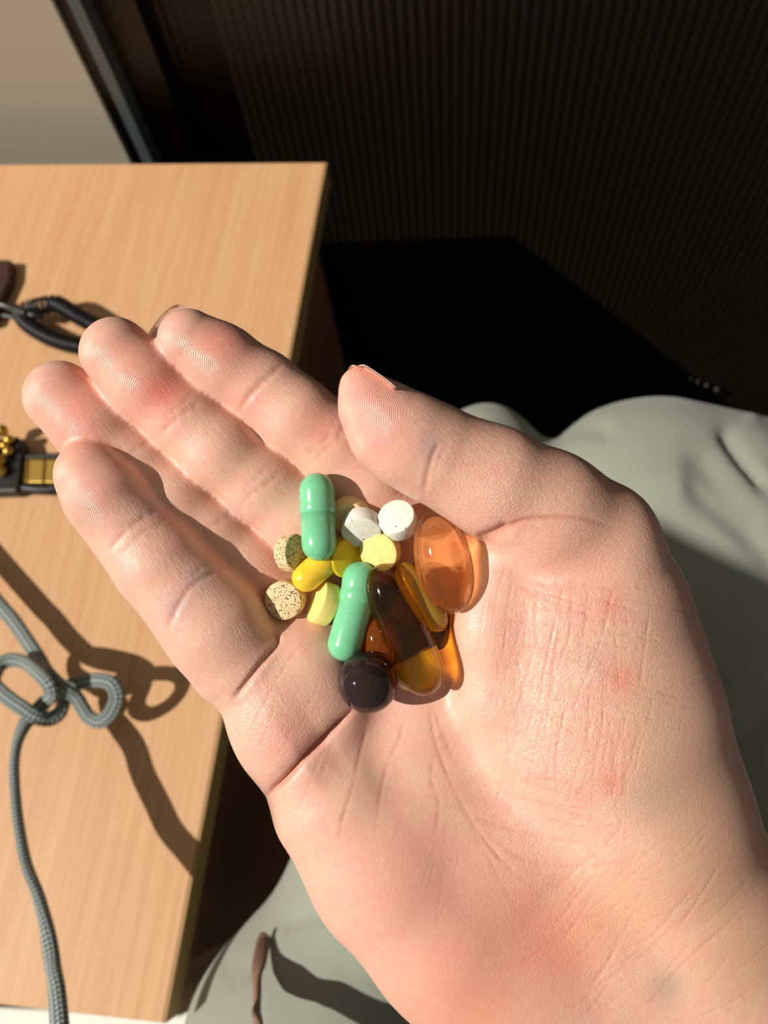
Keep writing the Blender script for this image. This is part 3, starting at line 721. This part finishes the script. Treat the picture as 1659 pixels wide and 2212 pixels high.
GREEN, TABS, GELS = 'green two-piece capsules in the palm', 'round tablets in the palm', 'oil-filled softgels in the palm'
def dome(r, l0, n=10, k=1.0, sgn=1):
    """rounded end: from the rim at l0 to the pole"""
    return [(l0+sgn*k*r*math.sin(a), r*math.cos(a)) for a in np.linspace(0, math.pi/2, n)]
def hard_capsule(name, e0, e1, d0, d1, wpx, mat, label, group, capfrac=0.42, mid=None):
    """two-piece capsule between two pixel ends with their centre depths"""
    a = P(*e0, d0); b = P(*e1, d1); dm = (d0+d1)/2; r = wpx/2*dm/F; ax = nrm(b-a); a = a+ax*0; L = np.linalg.norm(b-a)
    t = empty(name, tuple(W((a+b)/2))); tag(t, label, 'capsule', group)
    rb = r*0.965; s0 = L*capfrac
    cap = [(h, q) for h, q in reversed(dome(r*0.99, r, 12, 1.0, -1))]+[(r*1.5, r*0.99), (r*1.62, r*0.968), (r*1.75, r*0.985), (r*1.9, r), (s0-0.08, r), (s0, r*0.985), (s0, rb*0.98)]
    body = [(s0-0.3, rb*0.97), (s0-0.3, rb), (L-r, rb)]+dome(rb, L-rb, 14)[1:]
    if mid is None: lathe('cap', cap, ax, a, mat, t); lathe('body', body, ax, a, mat, t)
    else:                                                # slightly bent at the join
        m_ = P(*mid, dm); ax1 = nrm(m_-a); ax2 = nrm(b-m_); l1 = np.linalg.norm(m_-a); sh = l1-s0; l2 = np.linalg.norm(b-m_)
        lathe('cap', [(h+(sh if h > r*1.2 else 0), q) for h, q in cap], ax1, a, mat, t)
        lathe('body', [(-1.6, rb*0.90), (0.0, rb)]+[(l2-r, rb)]+dome(rb, l2-rb, 14)[1:], ax2, m_, mat, t)
    return t
def softgel(name, e0, e1, d0, d1, wpx, mat, label, cat='softgel', seam=True, k=1.0, power=2.0, ridge=0.12):
    a = P(*e0, d0); b = P(*e1, d1); dm = (d0+d1)/2; r = wpx/2*dm/F; ax = nrm(b-a); L = np.linalg.norm(b-a)/2; c = (a+b)/2
    th = np.linspace(0, math.pi, 33); pr = []
    for q in th:
        x = -math.cos(q); y = max(0.0, 1-abs(x)**power)**(0.5 if power <= 2 else 1/2.0); pr.append((x*L, y*r if 0 < q < math.pi-1e-6 else 0))
    o = lathe(name, pr, ax, c, mat, None, seg=56); tag(o, label, cat, GELS)
    if seam:                                             # moulded seam: a low ridge right round the long way
        me = o.data; co = np.array([v.co[:] for v in me.vertices]); vc = (co @ R)*1000.0; perp = vc-np.outer(vc@ax, ax)
        s = nrm(np.cross(ax, nrm(np.array((0.55, 0.1, -0.8))))); side = perp@nrm(np.cross(ax, s)); rr = np.linalg.norm(perp, axis=1)+1e-6
        bump_ = ridge*np.exp(-(side/0.35)**2)*(rr > r*0.3); vc += perp/rr[:, None]*bump_[:, None]
        co = vc/1000.0 @ R.T
        for v, q in zip(me.vertices, co): v.co = q
    return o
def tablet(name, cpx, d, normal, rpx, thick, mat, label, cat='tablet', dome_h=0.35, bev=0.25):
    r = rpx*d/F; n = nrm(normal); h = thick/2; c = P(*cpx, d)
    face = [(-h-dome_h*math.cos(math.pi/2*q), (r-bev)*q) for q in np.linspace(0, 1, 8)]
    prof = face+[(-h+bev*0.3, r-bev*0.3), (-h+bev, r)]+[(h-bev, r), (h-bev*0.3, r-bev*0.3)]+[(h+dome_h*math.cos(math.pi/2*q), (r-bev)*q) for q in np.linspace(1, 0, 8)]
    o = lathe(name, prof, n, c, mat, None, seg=56); tag(o, label, cat, TABS); return o


hard_capsule('green_capsule', (683, 1021), (690, 1212), 171.0, 169.5, 77, m_green, 'green capsule standing upright at the top left of the pile, above the yellow capsule', GREEN, 0.46)
hard_capsule('green_capsule', (783, 1213), (735, 1427), 174.0, 171.5, 77, m_green, 'lower green capsule leaning against the big brown softgel', GREEN, 0.42, mid=(770, 1300))
yc = softgel('yellow_capsule', (722, 1196), (638, 1268), 174.5, 173.0, 63, m_yel, 'small glossy yellow capsule lying between the two green capsules', 'capsule', power=4.0, seam=False)
tablet('white_tablet', (860, 1124), 171.5, (-0.28, -0.48, -0.83), 41, 4.1, m_white, 'white tablet with black specks, face up, right of the other white one')
tablet('white_tablet', (781, 1139), 173.0, (-0.02, 0.66, -0.75), 43, 3.9, m_white, 'white speckled tablet tipped on its edge, with its bright rim upward')
tablet('cream_tablet', (758, 1112), 176.0, (-0.10, 0.55, -0.83), 41, 4.0, m_cream, 'pale cream tablet behind the tipped white tablet, beside the upper green capsule')
tablet('yellow_tablet', (822, 1191), 174.0, (-0.30, 0.20, -0.93), 42, 3.6, m_ytab, 'pale yellow tablet with orange flecks lying face up in the middle of the pile')
tablet('yellow_tablet', (745, 1203), 175.5, (0.62, 0.15, -0.77), 44, 3.6, m_yvivid, 'vivid yellow tablet tipped up between the green capsules')
tablet('yellow_tablet', (699, 1303), 175.0, (-0.86, -0.35, -0.38), 47, 3.7, m_ylight, 'light yellow tablet standing on edge left of the lower green capsule')
tablet('beige_tablet', (632, 1195), 175.0, (0.80, -0.08, -0.60), 41, 3.6, m_beige, 'speckled beige tablet on edge left of the upper green capsule')
tablet('beige_tablet', (617, 1294), 175.5, (-0.25, 0.12, -0.96), 42, 3.7, m_beige, 'speckled beige tablet face up beside the base of the little finger')
softgel('amber_softgel', (933, 1105), (984, 1325), 168.5, 168.0, 123, m_amber_gel, 'clear amber softgel with a seam line against the base of the thumb', power=2.3)
softgel('brown_softgel', (816, 1220), (930, 1499), 171.5, 169.5, 104, m_brown_gel, 'large long golden brown oil softgel lying across the top of the pile', power=5.0, seam=False)
softgel('yellow_softgel', (864, 1217), (957, 1362), 174.0, 172.5, 66, m_yel_gel, 'small yellow softgel between the brown and the amber softgels', power=3.5, seam=False)
softgel('black_softgel', (760, 1418), (829, 1528), 168.0, 169.5, 130, m_black, 'round glossy black softgel at the bottom of the pile', power=2.0, seam=False)
softgel('orange_softgel', (812, 1325), (838, 1470), 174.0, 174.0, 90, m_orange_gel, 'dark orange softgel half hidden between the lower green capsule and the brown softgel', power=2.6, seam=False)
softgel('pale_softgel', (858, 1478), (948, 1410), 175.5, 176.5, 76, m_pale_gel, 'pale tan softgel peeping out between the black and the brown softgels', power=2.6, seam=False)
softgel('brown_softgel', (838, 1262), (905, 1440), 179.5, 177.5, 86, m_darkbrown, 'dark brown softgel underneath the big golden brown one', power=3.0, seam=False)
softgel('purple_softgel', (905, 1208), (950, 1405), 179.5, 179.5, 78, m_purple, 'dark purple softgel almost hidden under the amber and yellow softgels', power=2.6, seam=False)

# ------------------------------------------------------------------ braided cord
mc = NT('braided_cord'); uvn = mc.n('UVMap'); su = mc.n('SeparateXYZ'); mc.set(su.inputs[0], uvn.outputs[0])
ua = mc.math('MULTIPLY', su.outputs[0], 2*math.pi/4.4); va = mc.math('MULTIPLY', su.outputs[1], 2*math.pi*5)
s1 = mc.math('SINE', mc.math('ADD', ua, va)); s2 = mc.math('SINE', mc.math('SUBTRACT', ua, va))
w1 = mc.math('MULTIPLY', s1, s2); fine = mc.math('SINE', mc.math('MULTIPLY', su.outputs[1], 2*math.pi*40))
fc = mc.math('MULTIPLY_ADD', w1, 1.6, 0.5, clamp=True); hh = mc.math('MULTIPLY_ADD', fine, 0.15, mc.math('ABSOLUTE', w1))
mc.P(Base_Color=mc.mix(fc, lin(30, 34, 34), lin(166, 180, 176)), Roughness=0.42, Specular_IOR_Level=0.5, Normal=mc.bump(hh, 0.9, 0.0006))
CP = [(-260, 1010, 506), (-120, 1165, 488), (0, 1308, 468), (29, 1342, 463), (62, 1390, 456), (91, 1433, 447), (110, 1462, 432), (134, 1486, 429), (163, 1505, 432), (178, 1529, 434), (192, 1549, 434), (216, 1558, 432),
      (240, 1539, 430), (252, 1505, 430), (240, 1477, 432), (211, 1469, 436), (178, 1474, 440), (144, 1486, 442), (138, 1515, 438), (128, 1540, 432), (105, 1553, 428), (75, 1547, 424), (48, 1529, 424), (14, 1505, 428),
      (-14, 1475, 434), (-4, 1440, 440), (20, 1426, 442), (50, 1430, 438), (80, 1452, 428), (104, 1478, 424), (112, 1500, 427), (98, 1515, 432), (80, 1535, 431), (62, 1553, 426), (48, 1577, 420), (36, 1611, 412), (31, 1659, 403),
      (34, 1726, 395), (43, 1798, 386), (58, 1870, 378), (82, 1933, 370), (101, 2005, 361), (113, 2077, 354), (122, 2135, 345), (128, 2212, 334), (132, 2300, 322)]
path = W(catmull(np.array([P(*q) for q in CP]), 8)); nP = len(path); tt = np.linspace(0, 1, nP)*(len(CP)-1)
tw = np.interp(tt, [0, 33, 36, 39, 42, 45], [0.1, 0.2, 1.0, 1.0, 0.55, 0.3])
kn = np.interp(tt, [0, 5, 8, 30, 33, 44], [1.05, 1.0, 0.92, 0.92, 0.98, 1.2])
t, a_, b_ = frames(path, R @ np.array((0, 0, -1.0)))
def strap(name, path, ra, rb, tw, mat, up):            # keeps its flat side towards one direction
    t = np.gradient(path, axis=0); t /= np.linalg.norm(t, axis=1)[:, None]; n = len(path); ns = 20; th = np.linspace(0, 2*math.pi, ns, endpoint=False); V = []; Fc = []
    for i in range(n):
        A = up-t[i]*np.dot(up, t[i]); A /= np.linalg.norm(A); B = np.cross(t[i], A); c_, s_ = math.cos(tw[i]), math.sin(tw[i]); A, B = A*c_+B*s_, B*c_-A*s_
        cx = np.sign(np.cos(th))*np.abs(np.cos(th))**0.8; sx = np.sign(np.sin(th))*np.abs(np.sin(th))**0.8
        V.append(path[i]+np.outer(cx, A)*ra[i]+np.outer(sx, B)*rb[i])
    for i in range(n-1):
        for k in range(ns): k2 = (k+1) % ns; Fc.append((i*ns+k, i*ns+k2, (i+1)*ns+k2, (i+1)*ns+k))
    Fc.append(tuple(range(ns-1, -1, -1))); Fc.append(tuple((n-1)*ns+k for k in range(ns)))
    o = mesh_obj(name, np.vstack(V), Fc, mat); L = np.concatenate([[0], np.cumsum(np.linalg.norm(np.diff(path, axis=0), axis=1))])*1000
    uv = o.data.uv_layers.new(name='uv'); li = 0
    for f in Fc:
        for c, vi in enumerate(f):
            k = vi % ns; kk = k/ns
            if len(f) == 4 and c in (1, 2) and k == 0: kk = 1.0
            uv.data[li].uv = (L[vi//ns], kk); li += 1
    return o
cord = strap('braided_cord', path, 0.0025*kn, 0.0046*kn, tw, mc.m, R @ np.array((0, 0, -1.0)))
tag(cord, 'grey braided cord tied in a loose knot, hanging over the desk and throwing a shadow', 'cord')

# brown strap rising off the left thigh
def trouser_depth(px, py):
    for d in np.arange(285, 700, 1.0):
        q = (P(px, py, d)-TR.lo)/TR.h; i = np.round(q).astype(int)
        if (i < 0).any() or (i >= TR.n).any(): continue
        if tf_[tuple(i)] < 0: return float(d)
    return 400.0
m_strap = plain('brown_strap', lin(124, 96, 82), 0.6, 0.3, noise_amt=0.15, noise_scale=300)
td_ = trouser_depth; sd = td_(570, 2035)
SP = [P(578, 2020, sd-1), P(569, 2036, sd-4), P(557, 2101, -2+0.979*td_(600, 2080)), P(556, 2176, 0.943*td_(680, 2115)), P(558, 2243, 0.918*td_(745, 2150)), P(575, 2409, 0.849*td_(900, 2212))]
sp = W(catmull(np.array(SP), 10)); ww = np.interp(np.linspace(0, 5, len(sp)), [0, 0.6, 2.2, 2.6, 3.1, 5], [0.6, 0.9, 0.95, 1.2, 1.0, 1.2])
st = strap('brown_strap', sp, 0.0014*ww, 0.0037*ww, np.full(len(sp), 0.1), m_strap, R @ np.array((0, 0, -1.0)))
tag(st, 'narrow brown strap rising off the left trouser leg at the bottom of the photo', 'strap')

# ------------------------------------------------------------------ things on the desk
m_cable = plain('black_cable', lin(24, 26, 28), 0.35, 0.5, noise_amt=0.1)
def desk_pts(pts, h): return np.array([on_z(x, y, DESK_Z+hh_) for (x, y), hh_ in zip(pts, np.broadcast_to(h, len(pts)))])
cc = empty('coiled_cable', tuple(on_z(120, 700, DESK_Z))); tag(cc, 'black coiled telephone cable bunched in a loop on the desk behind the fingertips', 'cable')
cpts = [(43, 674), (57, 697), (85, 717), (120, 734), (157, 745), (200, 752), (245, 746), (250, 722), (215, 706), (182, 690), (148, 670), (122, 656), (100, 658), (72, 664), (50, 672)]
hts = [0.007]*7+[0.009, 0.011, 0.013, 0.014, 0.014, 0.014, 0.013, 0.014]
cl = catmull(desk_pts(cpts, hts), 40); Ls = np.concatenate([[0], np.cumsum(np.linalg.norm(np.diff(cl, axis=0), axis=1))]); nh = int(Ls[-1]/0.0034*12)
ss = np.linspace(0, Ls[-1], nh); cen = np.stack([np.interp(ss, Ls, cl[:, i]) for i in range(3)], 1); _, fa, fb = frames(cen, (0, 0, 1)); ph = ss/0.0034*2*math.pi
tube('coil', cen+fa*np.cos(ph)[:, None]*0.0052+fb*np.sin(ph)[:, None]*0.0052, 0.0013, 0.0013, m_cable, cc, nseg=6)
tube('lead', catmull(desk_pts([(-120, 628), (-40, 648), (10, 660), (43, 673), (70, 680), (92, 684)], [0.012, 0.012, 0.011, 0.012, 0.013, 0.011]), 8), 0.0026, 0.0026, m_cable, cc, nseg=10)
tube('lead', catmull(desk_pts([(-120, 650), (-40, 668), (10, 682), (45, 688)], [0.003, 0.003, 0.003, 0.004]), 8), 0.0016, 0.0016, m_cable, cc, nseg=8)
m_shadow_slab = plain('shadow_brown', lin(58, 34, 24), 0.5, 0.4, noise_amt=0.1)  # thin brown slab standing in for a shadow on the desk
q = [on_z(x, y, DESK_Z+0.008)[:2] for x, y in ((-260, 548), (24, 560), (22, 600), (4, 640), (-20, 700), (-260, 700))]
shd_ = slab('shadow_slab', [tuple(v) for v in q], DESK_Z, DESK_Z+0.008, m_shadow_slab, None, 0.002); tag(shd_, 'dark brown slab put in for a shadow on the desk at the left edge above the coiled cable', 'shadow')
m_gold = plain('gold_metal', lin(206, 168, 84), 0.32, 0.5, metal=0.85, noise_amt=0.1, noise_scale=200)
m_blk = plain('black_leather', lin(26, 25, 24), 0.45, 0.4, noise_amt=0.2, noise_scale=300)
br = empty('bracelet', tuple(on_z(60, 1010, DESK_Z))); tag(br, 'black and gold bracelet on the desk beside the little fingertip', 'bracelet')
def rod(name, pts, h, r, mat, flat=1.0): return tube(name, catmull(desk_pts(pts, h), 6), r, r*flat, mat, br, nseg=12)
rod('side_band', [(30, 990), (80, 987), (130, 985), (200, 984), (270, 980)], 0.007, 0.0022, m_blk); rod('side_band', [(30, 1052), (60, 1055), (100, 1058), (150, 1052), (200, 1056), (270, 1050)], 0.006, 0.0036, m_blk)
for i, (x0, x1) in enumerate(((50, 62), (64, 96), (100, 132), (136, 168), (172, 204), (208, 240))):
    q = [on_z(x, y, DESK_Z+0.008)[:2] for x, y in ((x0, 992), (x1, 992), (x1-4, 1042), (x0-4, 1042))]
    slab('gold_plate', [tuple(v) for v in q], DESK_Z+0.0045, DESK_Z+0.008, m_gold, br, 0.0005)
rb_ = random.Random(11)
q = [on_z(x, y, DESK_Z+0.011)[:2] for x, y in ((-60, 950), (10, 945), (38, 940), (50, 968), (47, 1010), (42, 1050), (36, 1062), (-60, 1064))]
slab('clasp_body', [tuple(v) for v in q], DESK_Z, DESK_Z+0.011, m_blk, br, 0.002)
for (x, y, rr) in ((4, 930, .0042), (20, 950, .0034), (10, 962, .0030), (18, 975, .0034), (-2, 996, .0046), (2, 1018, .0040), (-14, 950, .004), (-20, 975, .004)):
    lathe('gold_bead', [(-rr*1000*math.cos(a), rr*1000*math.sin(a) if 0 < a < 3.14 else 0) for a in np.linspace(0, math.pi, 9)], (0, 0, 1), np.linalg.inv(R) @ ((on_z(x, y, DESK_Z+0.011+rr*0.7)-CAM)*1000), m_gold, br, seg=14)

# ------------------------------------------------------------------ below the near edge of the desk
m_whitebox = plain('white_laminate', lin(226, 226, 214), 0.5, 0.4, noise_amt=0.03)
zb = DESK_Z-0.10
q = [on_z(x, y, zb)[:2] for x, y in ((-500, 2150), (395, 2192), (425, 2172), (450, 2185), (470, 2400), (-500, 2400))]
wb = slab('white_box', [tuple(v) for v in q], 0.0, zb, m_whitebox, None, 0.002); tag(wb, 'white box standing under the near end of the desk', 'box')
for (x, y, rr) in ((1492, 818, 3.0), (1508, 825, 3.4), (1527, 832, 4.0), (1549, 841, 4.6)):
    c = on_y(x, y, WALL_Y+0.024); cmm = np.linalg.inv(R) @ ((c-CAM)*1000)
    s_ = lathe('stud', [(-rr*math.cos(a), rr*math.sin(a) if 0 < a < 3.14 else 0) for a in np.linspace(0, math.pi, 9)], (0, 0, 1), cmm, m_frame, screen, seg=16)

# ------------------------------------------------------------------ unseen stand added left of the frame to shade the right thigh
lc = W(np.array((228., 108., 480.))+SUN_CAM*1450)
m_occluder = plain('occluder_metal', lin(60, 60, 62), 0.4, 0.5, metal=0.4)
occluder = empty('added_occluder', (lc[0]-0.05, lc[1]-0.42, 0)); tag(occluder, 'tall grey stand with a flat board, added out of view to shade the right thigh', 'occluder')
an = math.radians(-30); ex = np.array((math.cos(an), math.sin(an))); ey = np.array((-ex[1], ex[0]))
hd = [tuple(lc[:2]+ex*a*0.070+ey*b*0.085) for a, b in ((-1, -1), (1, -1), (1, 1), (-1, 1))]
slab('occluder_board', hd, lc[2]-0.008, lc[2]+0.008, m_occluder, occluder, 0.004)
tube('arm', np.array([lc, lc+np.array((-0.02, -0.2, 0.02)), lc+np.array((-0.05, -0.42, 0.0))]), 0.008, 0.008, m_occluder, occluder, up=(1, 0, 0))
tube('pole', np.array([(lc[0]-0.05, lc[1]-0.42, 0.02), (lc[0]-0.05, lc[1]-0.42, lc[2])]), 0.010, 0.010, m_occluder, occluder, up=(1, 0, 0))
tube('base', np.array([(lc[0]-0.05, lc[1]-0.42, 0.0), (lc[0]-0.05, lc[1]-0.42, 0.022)]), 0.13, 0.13, m_occluder, occluder, nseg=32, up=(1, 0, 0))
